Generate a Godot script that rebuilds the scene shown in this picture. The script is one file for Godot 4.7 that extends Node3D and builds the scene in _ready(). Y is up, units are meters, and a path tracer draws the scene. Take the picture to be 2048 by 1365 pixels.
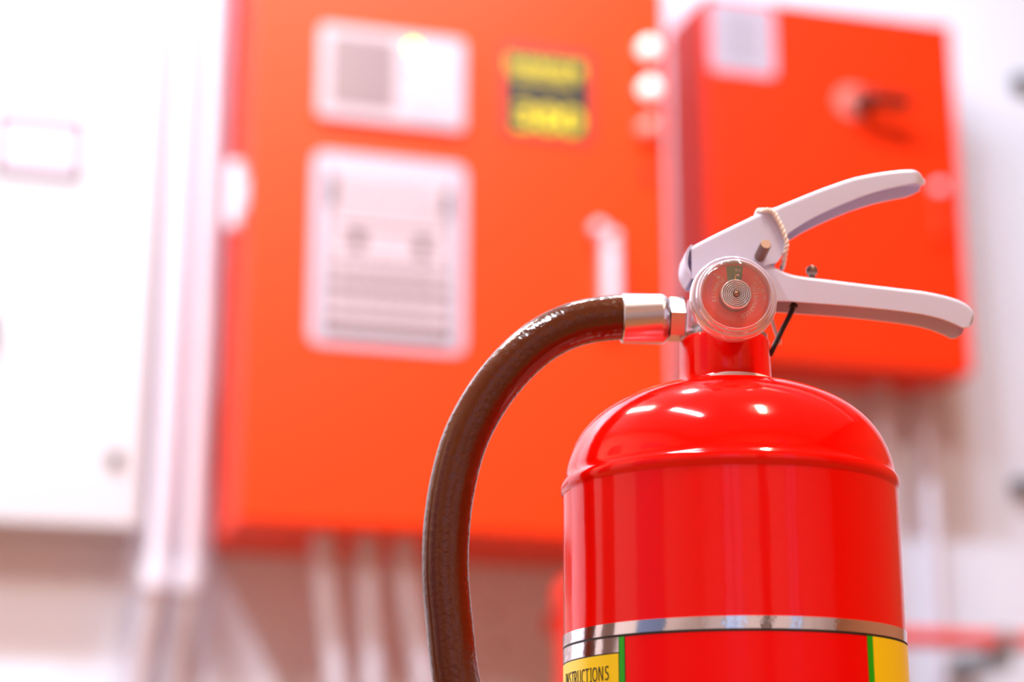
extends Node3D

# ------------------------------------------------------------------ materials
var M := {}

func mat(called: String, c: Color, rough := 0.5, metal := 0.0, coat := 0.0) -> StandardMaterial3D:
	var m := StandardMaterial3D.new()
	m.resource_name = called
	m.albedo_color = c
	m.roughness = rough
	m.metallic = metal
	if coat > 0.0:
		m.clearcoat_enabled = true
		m.clearcoat = coat
		m.clearcoat_roughness = 0.05
	M[called] = m
	return m

func noise_tex(seed_value: int, freq: float, normal: bool, strength := 1.0, octaves := 4) -> NoiseTexture2D:
	var n := FastNoiseLite.new()
	n.seed = seed_value
	n.frequency = freq
	n.fractal_octaves = octaves
	var t := NoiseTexture2D.new()
	t.width = 512
	t.height = 512
	t.seamless = true
	t.noise = n
	t.as_normal_map = normal
	t.bump_strength = strength
	return t

func mottled(m: StandardMaterial3D, seed_value: int, freq: float, lo: Color, hi: Color, scale: float) -> void:
	var t := noise_tex(seed_value, freq, false)
	var g := Gradient.new()
	g.set_color(0, lo)
	g.set_color(1, hi)
	t.color_ramp = g
	m.albedo_texture = t
	m.uv1_triplanar = true
	m.uv1_scale = Vector3.ONE * scale

func bumped(m: StandardMaterial3D, seed_value: int, freq: float, strength: float, amount: float, scale: float) -> void:
	m.normal_enabled = true
	m.normal_texture = noise_tex(seed_value, freq, true, strength)
	m.normal_scale = amount
	m.uv1_triplanar = true
	m.uv1_scale = Vector3.ONE * scale

# ------------------------------------------------------------------ geometry pieces (lists of triangles, three points each)
func orient(p: PackedVector3Array) -> PackedVector3Array:
	var c := Vector3.ZERO
	for v in p:
		c += v
	c /= maxf(1.0, p.size())
	var vol := 0.0
	for i in range(0, p.size(), 3):
		vol += (p[i] - c).dot((p[i + 1] - c).cross(p[i + 2] - c))
	if vol > 0.0: # counter-clockwise: turn it round
		for i in range(0, p.size(), 3):
			var t := p[i + 1]
			p[i + 1] = p[i + 2]
			p[i + 2] = t
	return p

func quad(p: PackedVector3Array, a: Vector3, b: Vector3, c: Vector3, d: Vector3) -> void:
	p.append_array(PackedVector3Array([a, b, c, a, c, d]))

func loft(rows: Array, closed := true, cap0 := true, cap1 := true, ring := false) -> PackedVector3Array:
	var p := PackedVector3Array()
	var n: int = rows[0].size()
	var last := rows.size() if ring else rows.size() - 1
	for i in last:
		var a: PackedVector3Array = rows[i]
		var b: PackedVector3Array = rows[(i + 1) % rows.size()]
		for j in (n if closed else n - 1):
			var k := (j + 1) % n
			quad(p, a[j], a[k], b[k], b[j])
	if closed and not ring:
		for e in [[cap0, rows[0], false], [cap1, rows[rows.size() - 1], true]]:
			if e[0]:
				var r: PackedVector3Array = e[1]
				var c := Vector3.ZERO
				for v in r:
					c += v
				c /= n
				for j in n:
					var k := (j + 1) % n
					if e[2]:
						p.append_array(PackedVector3Array([c, r[j], r[k]]))
					else:
						p.append_array(PackedVector3Array([c, r[k], r[j]]))
	return orient(p)

# lathe round an axis: profile points are (radius, height along the axis)
func lathe(profile: Array, segs := 48, at := Vector3.ZERO, axis := "y") -> PackedVector3Array:
	var rows := []
	for q in profile:
		var row := PackedVector3Array()
		for j in segs:
			var a := TAU * j / segs
			var r: float = maxf(q[0], 0.00001)
			var v := Vector3(sin(a) * r, q[1], cos(a) * r)
			if axis == "z":
				v = Vector3(sin(a) * r, cos(a) * r, q[1])
			elif axis == "x":
				v = Vector3(q[1], sin(a) * r, cos(a) * r)
			row.append(v + at)
		rows.append(row)
	return loft(rows)

func spline(pts: Array, steps := 8) -> PackedVector3Array:
	var o := PackedVector3Array()
	var n := pts.size()
	for i in n - 1:
		var a: Vector3 = pts[maxi(i - 1, 0)]
		var b: Vector3 = pts[i]
		var c: Vector3 = pts[i + 1]
		var d: Vector3 = pts[mini(i + 2, n - 1)]
		for s in steps:
			o.append(b.cubic_interpolate(c, a, d, float(s) / steps))
	o.append(pts[n - 1])
	return o

func sweep(path: PackedVector3Array, radius: float, sides := 20, end_radius := -1.0) -> PackedVector3Array:
	var rows := []
	var side := Vector3.ZERO
	for i in path.size():
		var t := (path[mini(i + 1, path.size() - 1)] - path[maxi(i - 1, 0)]).normalized()
		if side == Vector3.ZERO:
			side = t.cross(Vector3.FORWARD if absf(t.z) < 0.8 else Vector3.UP).normalized()
		side = (side - t * side.dot(t)).normalized()
		var other := t.cross(side)
		var r := radius if end_radius < 0 else lerpf(radius, end_radius, float(i) / (path.size() - 1))
		var row := PackedVector3Array()
		for j in sides:
			var a := TAU * j / sides
			row.append(path[i] + (side * cos(a) + other * sin(a)) * r)
		rows.append(row)
	return loft(rows)

# box with rounded edges
func rbox(c: Vector3, s: Vector3, r := 0.004, n := 2) -> PackedVector3Array:
	var out := PackedVector3Array()
	r = minf(r, minf(s.x, minf(s.y, s.z)) * 0.499)
	var h := s * 0.5 - Vector3.ONE * r
	var steps := []
	for i in n + 1:
		steps.append([-1.0, -tan(PI / 4 * (1.0 - float(i) / n))])
	for i in n + 1:
		steps.append([1.0, tan(PI / 4 * float(i) / n)])
	for face in 6:
		var ax := face / 2
		var sg := 1.0 if face % 2 == 0 else -1.0
		var grid := []
		for u in steps:
			var row := PackedVector3Array()
			for v in steps:
				var d := Vector3.ZERO
				var k := Vector3.ZERO
				d[ax] = sg
				k[ax] = sg
				d[(ax + 1) % 3] = u[1]
				k[(ax + 1) % 3] = u[0]
				d[(ax + 2) % 3] = v[1]
				k[(ax + 2) % 3] = v[0]
				row.append(c + k * h + d.normalized() * r)
			grid.append(row)
		for i in steps.size() - 1:
			for j in steps.size() - 1:
				if sg > 0:
					quad(out, grid[i][j], grid[i][j + 1], grid[i + 1][j + 1], grid[i + 1][j])
				else:
					quad(out, grid[i][j], grid[i + 1][j], grid[i + 1][j + 1], grid[i][j + 1])
	return orient(out)

# rounded rectangle outline
func rrect(cx: float, cy: float, w: float, h: float, r: float, n := 6) -> PackedVector2Array:
	var o := PackedVector2Array()
	for q in 4:
		var sx := 1.0 if q == 0 or q == 3 else -1.0
		var sy := 1.0 if q < 2 else -1.0
		for i in n + 1:
			var a := PI / 2 * (q + float(i) / n)
			o.append(Vector2(cx + sx * (w / 2 - r) + cos(a) * r, cy + sy * (h / 2 - r) + sin(a) * r))
	return o

func plate(outline: PackedVector2Array, z0: float, z1: float, bevel := 0.0) -> PackedVector3Array:
	var p := PackedVector3Array()
	var n := outline.size()
	var inner := outline.duplicate()
	if bevel > 0.0:
		var area := 0.0
		for i in n:
			area += outline[i].cross(outline[(i + 1) % n])
		for i in n:
			var e := (outline[(i + 1) % n] - outline[(i - 1 + n) % n]).normalized()
			inner[i] = outline[i] + Vector2(-e.y, e.x) * bevel * signf(area)
	var tri := Geometry2D.triangulate_polygon(inner)
	for i in range(0, tri.size(), 3):
		var a := inner[tri[i]]
		var b := inner[tri[i + 1]]
		var c := inner[tri[i + 2]]
		if (b - a).cross(c - a) < 0:
			var t := b
			b = c
			c = t
		p.append_array(PackedVector3Array([Vector3(a.x, a.y, z1), Vector3(b.x, b.y, z1), Vector3(c.x, c.y, z1)]))
		p.append_array(PackedVector3Array([Vector3(a.x, a.y, z0), Vector3(c.x, c.y, z0), Vector3(b.x, b.y, z0)]))
	var ccw := 0.0
	for i in n:
		ccw += outline[i].cross(outline[(i + 1) % n])
	for i in n:
		var k := (i + 1) % n
		var layers := [[inner, z0], [outline, z0 + bevel], [outline, z1 - bevel], [inner, z1]] if bevel > 0.0 else [[outline, z0], [outline, z1]]
		for l in layers.size() - 1:
			var lo: PackedVector2Array = layers[l][0]
			var hi: PackedVector2Array = layers[l + 1][0]
			var zl: float = layers[l][1]
			var zh: float = layers[l + 1][1]
			var a := Vector3(lo[i].x, lo[i].y, zl)
			var b := Vector3(lo[k].x, lo[k].y, zl)
			var c := Vector3(hi[k].x, hi[k].y, zh)
			var d := Vector3(hi[i].x, hi[i].y, zh)
			if ccw > 0:
				quad(p, a, b, c, d)
			else:
				quad(p, b, a, d, c)
	return orient(p)

# curved sheet on the side of a cylinder about y; angles in degrees from +z towards +x
func sheet_round(a0: float, a1: float, y0: float, y1: float, r: float, thick := 0.0002) -> PackedVector3Array:
	var n := maxi(3, int(absf(a1 - a0) / 2.5))
	var rows := []
	for i in n + 1:
		var a := deg_to_rad(lerpf(a0, a1, float(i) / n))
		var d := Vector3(sin(a), 0, cos(a))
		rows.append(PackedVector3Array([d * (r - 0.0004) + Vector3.UP * y0, d * (r + thick) + Vector3.UP * y0, d * (r + thick) + Vector3.UP * y1, d * (r - 0.0004) + Vector3.UP * y1]))
	return loft(rows)

func moved(p: PackedVector3Array, t: Transform3D) -> PackedVector3Array:
	return t * p

# lettering as triangles: flat text centred on the origin in the xy plane, cap height h
func letters(text: String, h: float, thick := 0.0004, font := "Droid Sans", bold := true) -> PackedVector3Array:
	var t := TextMesh.new()
	var f := SystemFont.new()
	f.font_names = PackedStringArray([font])
	f.font_weight = 700 if bold else 400
	t.font = f
	t.font_size = 32
	t.text = text
	var k := h / 24.0
	t.depth = thick / k * 0.01
	t.pixel_size = 0.01
	t.curve_step = 2.0
	var p := PackedVector3Array()
	for s in t.get_surface_count():
		var a := t.surface_get_arrays(s)
		var v: PackedVector3Array = a[Mesh.ARRAY_VERTEX]
		if a[Mesh.ARRAY_INDEX]:
			for i in a[Mesh.ARRAY_INDEX]:
				p.append(v[i])
		else:
			p.append_array(v)
	# centre it
	if p.size():
		var lo := p[0]
		var hi := p[0]
		for v in p:
			lo = lo.min(v)
			hi = hi.max(v)
		p = Transform3D(Basis.from_scale(Vector3.ONE * k * 100.0), -(lo + hi) / 2 * k * 100.0) * p
	return p

# one mesh with normals averaged below the crease angle
func obj(called: String, pieces: Array, m: Material, parent: Node3D = self, crease := 40.0) -> MeshInstance3D:
	var p := PackedVector3Array()
	for q in pieces:
		p.append_array(q)
	var faces := p.size() / 3
	var fn := PackedVector3Array()
	fn.resize(faces)
	var near := {}
	for f in faces:
		var n := (p[3 * f + 2] - p[3 * f]).cross(p[3 * f + 1] - p[3 * f])
		fn[f] = n
		for k in 3:
			var key := Vector3i((p[3 * f + k] * 50000.0).round())
			if not near.has(key):
				near[key] = []
			near[key].append(f)
	var lim := cos(deg_to_rad(crease))
	var normals := PackedVector3Array()
	normals.resize(p.size())
	for f in faces:
		var own := fn[f].normalized()
		for k in 3:
			var s := Vector3.ZERO
			for g in near[Vector3i((p[3 * f + k] * 50000.0).round())]:
				if fn[g].normalized().dot(own) > lim:
					s += fn[g]
			normals[3 * f + k] = s.normalized() if s.length() > 0 else Vector3.UP
	var a := []
	a.resize(Mesh.ARRAY_MAX)
	a[Mesh.ARRAY_VERTEX] = p
	a[Mesh.ARRAY_NORMAL] = normals
	var mesh := ArrayMesh.new()
	mesh.add_surface_from_arrays(Mesh.PRIMITIVE_TRIANGLES, a)
	mesh.surface_set_material(0, m)
	var o := MeshInstance3D.new()
	o.name = called
	o.mesh = mesh
	parent.add_child(o, true)
	return o

func again(o: MeshInstance3D, at: Vector3, parent: Node3D) -> MeshInstance3D:
	var c: MeshInstance3D = o.duplicate()
	c.position = at
	c.name = o.name
	parent.add_child(c, true)
	return c

var taken := {}

func numbered(called: String) -> String:
	var n: int = taken.get(called, 0)
	taken[called] = n + 1
	return called if n == 0 else "%s_%03d" % [called, n]

func thing(called: String, label: String, category: String, at := Vector3.ZERO, group := "") -> Node3D:
	var o := Node3D.new()
	o.name = numbered(called)
	add_child(o)
	o.position = at
	tag(o, label, category, group)
	return o

func tag(o: Node3D, label: String, category: String, group := "") -> void:
	o.set_meta("label", label)
	o.set_meta("category", category)
	if group:
		o.set_meta("group", group)

func structure(called: String, pieces: Array, m: Material, label: String, category: String) -> MeshInstance3D:
	var o := obj(called, pieces, m)
	o.set_meta("kind", "structure")
	tag(o, label, category)
	return o

func box(x0: float, x1: float, y0: float, y1: float, z0: float, z1: float, r := 0.003, n := 1) -> PackedVector3Array:
	return rbox(Vector3(x0 + x1, y0 + y1, z0 + z1) / 2, Vector3(x1 - x0, y1 - y0, z1 - z0), r, n)

# ------------------------------------------------------------------ the scene
const KEY := Color(1.0, 0.97, 0.98)

func _ready() -> void:
	# camera, sky, exposure
	var cam := Camera3D.new()
	cam.name = "camera"
	add_child(cam)
	cam.position = Vector3(0, 0.18, 3.45)
	cam.rotation_degrees = Vector3(15.4, -16.3, 0)
	var lens := CameraAttributesPhysical.new()
	lens.frustum_focal_length = 66.813
	lens.frustum_focus_distance = 0.735
	lens.exposure_aperture = 4.9
	lens.frustum_near = 0.02
	lens.frustum_far = 60.0
	cam.attributes = lens
	cam.fov = 20.3641
	cam.current = true
	var env := Environment.new()
	var sky := Sky.new()
	var sm := ProceduralSkyMaterial.new()
	sm.sky_top_color = Color(0.55, 0.68, 0.95)
	sm.sky_horizon_color = Color(0.92, 0.93, 1.0)
	sm.ground_bottom_color = Color(0.42, 0.4, 0.38)
	sm.ground_horizon_color = Color(0.75, 0.74, 0.74)
	sm.sky_energy_multiplier = 1.0
	sm.ground_energy_multiplier = 0.8
	sky.sky_material = sm
	env.background_mode = Environment.BG_SKY
	env.sky = sky
	env.tonemap_mode = Environment.TONE_MAPPER_LINEAR
	env.tonemap_exposure = 0.96
	env.sdfgi_enabled = true
	env.ssao_enabled = true
	env.ssil_enabled = true
	var we := WorldEnvironment.new()
	we.name = "world"
	we.environment = env
	add_child(we)

	materials()
	room()
	ceiling_lights()
	white_cabinet()
	pump_panel()
	breaker_cabinet()
	pipes()
	extinguisher()

func materials() -> void:
	var m := mat("wall_paint", Color(0.895, 0.905, 0.99), 0.75)
	bumped(m, 11, 0.06, 3.0, 0.25, 1.5)
	mat("ceiling_paint", Color(0.93, 0.93, 0.94), 0.9)
	mat("dado_paint", Color(0.74, 0.66, 0.64), 0.6)
	m = mat("floor_paint", Color(0.56, 0.36, 0.19), 0.45)  # floor is unseen; brown chosen for the warm light it bounces up
	mottled(m, 3, 0.02, Color(0.85, 0.85, 0.85), Color(1, 1, 1), 0.8)
	mat("side_wall_paint", Color(0.82, 0.7, 0.6), 0.8)
	mat("front_wall_paint", Color(0.88, 0.66, 0.48), 0.8)
	mat("right_wall_paint", Color(0.62, 0.38, 0.24), 0.8)
	mat("door_brown", Color(0.3, 0.17, 0.1), 0.5)
	mat("white_enamel", Color(0.76, 0.74, 0.79), 0.4)
	mat("conduit_white", Color(0.83, 0.81, 0.89), 0.35)
	m = mat("cabinet_red", Color(0.93, 0.225, 0.02), 0.42)
	m.metallic_specular = 0.38
	bumped(m, 5, 0.2, 2.0, 0.1, 6.0)
	m = mat("switch_red", Color(0.94, 0.19, 0.02), 0.42)
	m.metallic_specular = 0.38
	m = mat("cylinder_red", Color(0.94, 0.02, 0.0), 0.1)
	bumped(m, 31, 0.02, 3.0, 0.06, 6.0)
	m.metallic_specular = 0.44
	m = mat("label_red", Color(0.95, 0.01, 0.0), 0.2)
	m.metallic_specular = 0.34
	mat("pipe_red", Color(0.9, 0.2, 0.15), 0.35)
	mat("chrome", Color(0.86, 0.86, 0.88), 0.12, 1.0)
	m = mat("foil", Color(0.95, 0.95, 0.98), 0.1, 1.0)
	bumped(m, 17, 0.03, 4.0, 0.12, 14.0)
	m = mat("cast_aluminium", Color(0.78, 0.76, 0.8), 0.25, 0.9)
	bumped(m, 9, 0.15, 2.0, 0.12, 40.0)
	m = mat("handle_enamel", Color(0.82, 0.815, 0.93), 0.32)
	bumped(m, 21, 0.1, 1.5, 0.12, 30.0)
	m = mat("hose_rubber", Color(0.33, 0.14, 0.05), 0.15)
	bumped(m, 8, 0.03, 5.0, 0.4, 16.0)
	mat("black_plastic", Color(0.1, 0.07, 0.07), 0.4)
	mat("print_black", Color(0.12, 0.07, 0.06), 0.6)
	mat("print_brown", Color(0.24, 0.13, 0.08), 0.6)
	mat("sticker_white", Color(0.72, 0.65, 0.73), 0.45)
	mat("sticker_grey", Color(0.74, 0.63, 0.68), 0.5)
	mat("screen_grey", Color(0.53, 0.43, 0.46), 0.3)
	mat("sign_black", Color(0.14, 0.09, 0.1), 0.5)
	mat("sign_yellow", Color(0.93, 0.8, 0.05), 0.5)
	mat("label_yellow", Color(1.0, 0.87, 0.0), 0.3)
	mat("label_green", Color(0.05, 0.7, 0.0), 0.3)
	mat("gauge_rim", Color(0.92, 0.88, 0.95), 0.07, 0.45)
	mat("gauge_hub", Color(0.95, 0.93, 0.96), 0.18, 0.75)
	mat("dial_red", Color(0.96, 0.2, 0.1), 0.4)
	mat("dial_green", Color(0.38, 0.46, 0.2), 0.4)
	mat("dial_ink", Color(1.0, 0.84, 0.82), 0.5)
	mat("needle_yellow", Color(1.0, 0.8, 0.3), 0.4)
	mat("rivet_brass", Color(0.62, 0.44, 0.36), 0.3, 0.8)
	mat("pin_steel", Color(0.55, 0.44, 0.4), 0.4, 0.7)
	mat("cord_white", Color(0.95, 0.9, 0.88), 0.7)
	mat("strap_black", Color(0.12, 0.06, 0.06), 0.4)
	mat("switch_plate", Color(0.92, 0.5, 0.47), 0.3)
	mat("rubber_seal", Color(0.3, 0.17, 0.15), 0.7)
	mat("door_blue", Color(0.35, 0.4, 0.52), 0.5)
	mat("frame_grey", Color(0.5, 0.5, 0.52), 0.5)
	m = mat("pane_glass", Color(0.9, 0.95, 1.0, 0.06), 0.02)
	m.transparency = BaseMaterial3D.TRANSPARENCY_ALPHA
	m = mat("lens_clear", Color(1, 1, 1, 0.04), 0.03)
	m.transparency = BaseMaterial3D.TRANSPARENCY_ALPHA
	m = mat("tube_glow", Color(1, 1, 1), 0.4)
	m.emission_enabled = true
	m.emission = KEY
	m.emission_energy_multiplier = 12.0
	for l in [["lamp_white", Color(1, 0.97, 0.98), 0.9], ["lamp_yellow", Color(1, 0.66, 0.05), 14.0], ["lamp_pink", Color(1, 0.6, 0.66), 1.2]]:
		m = mat(l[0], l[1], 0.25)
		m.emission_enabled = true
		m.emission = l[1]
		m.emission_energy_multiplier = l[2]
	mat("lens_red", Color(0.98, 0.6, 0.58), 0.15)

const X0 := -2.6
const X1 := 3.8
const Z1 := 6.0
const H := 3.05

func room() -> void:
	var w: Material = M.wall_paint
	structure("wall_back", [box(X0 - 0.2, X1 + 0.2, -0.1, H + 0.2, -0.2, 0, 0.001)], w, "white painted wall behind the cabinets and conduits", "wall")
	structure("wall_left", [box(X0 - 0.2, X0, -0.1, H + 0.2, 0, Z1, 0.001)], M.side_wall_paint, "left side wall of the plant room", "wall")
	structure("wall_right", [box(X1, X1 + 0.2, -0.1, H + 0.2, 0, Z1, 0.001)], M.right_wall_paint, "right side wall of the plant room", "wall")
	structure("floor", [box(X0 - 0.2, X1 + 0.2, -0.15, 0, -0.2, Z1 + 0.2, 0.001)], M.floor_paint, "brown painted concrete floor under the fire extinguisher", "floor")
	structure("ceiling", [box(X0 - 0.2, X1 + 0.2, H, H + 0.15, -0.2, Z1 + 0.2, 0.001)], M.ceiling_paint, "white ceiling carrying the light fittings", "ceiling")
	# front wall behind the camera; its two tall windows are added for reflections
	var holes := [[-1.5, -0.6], [1.1, 1.6]]
	var y0 := 0.35
	var y1 := 2.45
	var parts := [box(X0, X1, -0.1, y0, Z1, Z1 + 0.2, 0.001), box(X0, X1, y1, H + 0.1, Z1, Z1 + 0.2, 0.001)]
	var x := X0
	for h in holes:
		parts.append(box(x, h[0], y0, y1, Z1, Z1 + 0.2, 0.001))
		x = h[1]
	parts.append(box(x, X1, y0, y1, Z1, Z1 + 0.2, 0.001))
	structure("wall_front", parts, M.front_wall_paint, "wall with two added tall windows facing the cabinets", "wall")
	var n := 1
	for h in holes:
		var a: float = h[0]
		var b: float = h[1]
		var mid := (a + b) / 2
		var fr := [box(a, a + 0.05, y0, y1, Z1 + 0.05, Z1 + 0.12), box(b - 0.05, b, y0, y1, Z1 + 0.05, Z1 + 0.12), box(a + 0.05, b - 0.05, y0, y0 + 0.05, Z1 + 0.05, Z1 + 0.12), box(a + 0.05, b - 0.05, y1 - 0.05, y1, Z1 + 0.05, Z1 + 0.12), box(mid - 0.025, mid + 0.025, y0 + 0.05, y1 - 0.05, Z1 + 0.05, Z1 + 0.12)]
		var win := structure("window_%d" % n, fr, M.frame_grey, ["added tall window on the left of the front wall, for reflections", "added tall window on the right of the front wall, for reflections"][n - 1], "window")
		for s in [[a + 0.05, mid - 0.025], [mid + 0.025, b - 0.05]]:
			obj("pane", [box(s[0], s[1], y0 + 0.05, y1 - 0.05, Z1 + 0.082, Z1 + 0.088, 0.001)], M.pane_glass, win)
		n += 1
	var d := structure("door_1", [box(X0, X0 + 0.045, 0, 2.1, 2.9, 3.9, 0.004)], M.door_blue, "added blue grey door in the left wall, for reflections", "door")  # doors are invented, giving chrome and paint darker stripes to mirror
	obj("door_handle", [lathe([[0.0, 0.045], [0.012, 0.045], [0.012, 0.09], [0, 0.09]], 16, Vector3(X0, 1.0, 3.8), "x"), rbox(Vector3(X0 + 0.09, 1.0, 3.75), Vector3(0.018, 0.02, 0.13), 0.006)], M.chrome, d)
	d = structure("door_2", [box(0.05, 0.4, 0, 1.9, Z1 - 0.045, Z1, 0.004)], M.door_brown, "narrow dark brown door added between the two windows for a dark reflection", "door")
	obj("door_handle", [lathe([[0.0, -0.09], [0.012, -0.09], [0.012, -0.045], [0, -0.045]], 16, Vector3(0.35, 1.0, Z1), "z"), rbox(Vector3(0.31, 1.0, Z1 - 0.09), Vector3(0.1, 0.02, 0.018), 0.006)], M.chrome, d)
	d = structure("door_3", [box(X0, X0 + 0.045, 0, 2.1, 1.2, 1.9, 0.004)], M.door_brown, "added dark brown door in the left wall, for reflections", "door")
	obj("door_handle", [lathe([[0.0, 0.045], [0.012, 0.045], [0.012, 0.09], [0, 0.09]], 16, Vector3(X0, 1.0, 1.8), "x"), rbox(Vector3(X0 + 0.09, 1.0, 1.75), Vector3(0.018, 0.02, 0.13), 0.006)], M.chrome, d)
	structure("trim_2", [box(X0, X0 + 0.012, 0, 1.25, 0.02, 1.2, 0.001), box(X0, X0 + 0.012, 0, 1.25, 1.9, 2.83, 0.001), box(X0, X0 + 0.012, 0, 1.25, 3.97, 5.98, 0.001)], M.dado_paint, "pale grey dado added along the left wall for lighter reflections", "dado")  # dado is invented, to lighten what the cylinder and foil reflect
	structure("trim_3", [box(X0 + 0.02, -1.5, 0, 1.25, Z1 - 0.012, Z1, 0.001), box(-1.5, -0.6, 0, 0.35, Z1 - 0.012, Z1, 0.001), box(-0.6, 0.05, 0, 1.25, Z1 - 0.012, Z1, 0.001), box(0.4, 1.1, 0, 1.25, Z1 - 0.012, Z1, 0.001), box(1.1, 1.6, 0, 0.35, Z1 - 0.012, Z1, 0.001), box(1.6, X1 - 0.02, 0, 1.25, Z1 - 0.012, Z1, 0.001)], M.dado_paint, "pale grey dado added along the front wall for lighter reflections", "dado")
	structure("trim_1", [box(X0, X0 + 0.03, 0, 2.17, 2.83, 2.9), box(X0, X0 + 0.03, 0, 2.17, 3.9, 3.97), box(X0, X0 + 0.03, 2.1, 2.17, 2.9, 3.9)], M.frame_grey, "grey frame round the added door in the left wall", "trim")

# two ceiling battens in a row, left of the extinguisher (their reflections lie on its shoulder); third batten and downlights are added
func ceiling_lights() -> void:
	for s in [[Vector3(-0.78, H, 1.1), 14.5, "fluorescent ceiling batten nearest the cabinet wall", Color(0.97, 0.98, 0.95)], [Vector3(-0.85, H, 3.1), 6.5, "fluorescent ceiling batten above the left of the camera", Color(0.92, 0.98, 1.0)], [Vector3(0.75, H, 3.75), 9.0, "short fluorescent ceiling batten added above the right of the camera for sheen on the large red cabinet", Color(1.0, 0.93, 0.82)]]:  # third one is an added lamp, placed for cabinet sheen
		var t := thing("ceiling_light", s[2], "light", s[0], "ceiling battens")
		var hl: float = 0.31 if s[0].x > 0 else 0.62
		obj("housing", [box(-0.1, 0.1, -0.05, 0, -hl, hl, 0.01, 2)], M.white_enamel, t)
		for x in [-0.05, 0.05]:
			obj("tube", [lathe([[0, 0.03 - hl], [0.012, 0.03 - hl], [0.013, 0.04 - hl], [0.013, hl - 0.04], [0.012, hl - 0.03], [0, hl - 0.03]], 12, Vector3(x, -0.064, 0), "z")], M.tube_glow, t)
		var l := AreaLight3D.new()
		l.name = "lamp"
		l.area_size = Vector2(0.16, 2 * hl - 0.06)
		l.light_energy = s[1]
		l.light_color = s[3]
		l.set("area_range", 20.0)
		l.set("area_attenuation", 2.0)
		l.shadow_enabled = true
		t.add_child(l)
		l.position = Vector3(0, -0.085, 0)
		l.rotation_degrees = Vector3(-90, 0, 0)
	var names := ["added round downlight above the conduit pair, leftmost of three", "added round downlight above the large red cabinet, middle of three", "added round downlight above the gap between the red cabinets"]  # unseen lamps, added to brighten the right wall and red cabinets
	for i in 3:
		var t := thing("downlight", names[i], "light", Vector3(0.3 + 0.48 * i, H, 1.45), "added round downlights")
		obj("trim_ring", [lathe([[0.085, 0.0], [0.085, -0.012], [0.078, -0.02], [0.064, -0.02], [0.064, -0.004], [0, -0.004]], 40)], M.white_enamel, t)
		obj("diffuser", [lathe([[0, -0.005], [0.063, -0.005], [0.063, -0.009], [0, -0.009]], 40)], M.tube_glow, t)
		var l := AreaLight3D.new()
		l.name = "lamp"
		l.area_size = Vector2(0.11, 0.11)
		l.light_energy = 3.9
		l.light_color = Color(0.87, 0.97, 1.0)
		l.set("area_range", 20.0)
		l.set("area_attenuation", 2.0)
		l.shadow_enabled = true
		t.add_child(l)
		l.position = Vector3(0, -0.022, 0)
		l.rotation_degrees = Vector3(-90, 0, 0)

# ------------------------------------------------------------------ cabinets on the wall
func white_cabinet() -> void:
	var t := thing("wall_cabinet", "large white metal cabinet on the wall left of the red cabinets", "cabinet", Vector3(-0.28, 0.742, 0))
	# local x from -0.42 to 0.583
	obj("body", [box(-0.42, 0.578, 0, 1.25, 0.0, 0.11, 0.006, 2)], M.white_enamel, t)
	obj("door", [box(-0.42, 0.578, 0.0, 1.25, 0.113, 0.13, 0.006, 2)], M.white_enamel, t)
	var f := obj("label_frame", [box(0.285, 0.442, 0.738, 0.746, 0.13, 0.138, 0.002), box(0.285, 0.442, 0.626, 0.634, 0.13, 0.138, 0.002), box(0.285, 0.293, 0.634, 0.738, 0.13, 0.138, 0.002), box(0.434, 0.442, 0.634, 0.738, 0.13, 0.138, 0.002)], M.print_brown, t)
	f.set_meta("label", "thin brown frame of the label holder")
	obj("label_card", [box(0.293, 0.434, 0.634, 0.738, 0.13, 0.133, 0.001)], M.sticker_white, t)
	var k := obj("door_lock", [lathe([[0, 0.13], [0.013, 0.13], [0.013, 0.136], [0.011, 0.139], [0, 0.139]], 24, Vector3(0.529, 0.12, 0), "z")], M.black_plastic, t)
	obj("lock_slot", [box(0.5265, 0.5315, 0.111, 0.129, 0.138, 0.141, 0.001)], M.pin_steel, k)
	var h := obj("door_handle", [rbox(Vector3(0.296, 0.335, 0.14), Vector3(0.03, 0.06, 0.02), 0.006)], M.black_plastic, t)
	h.set_meta("label", "dark door handle")

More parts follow.
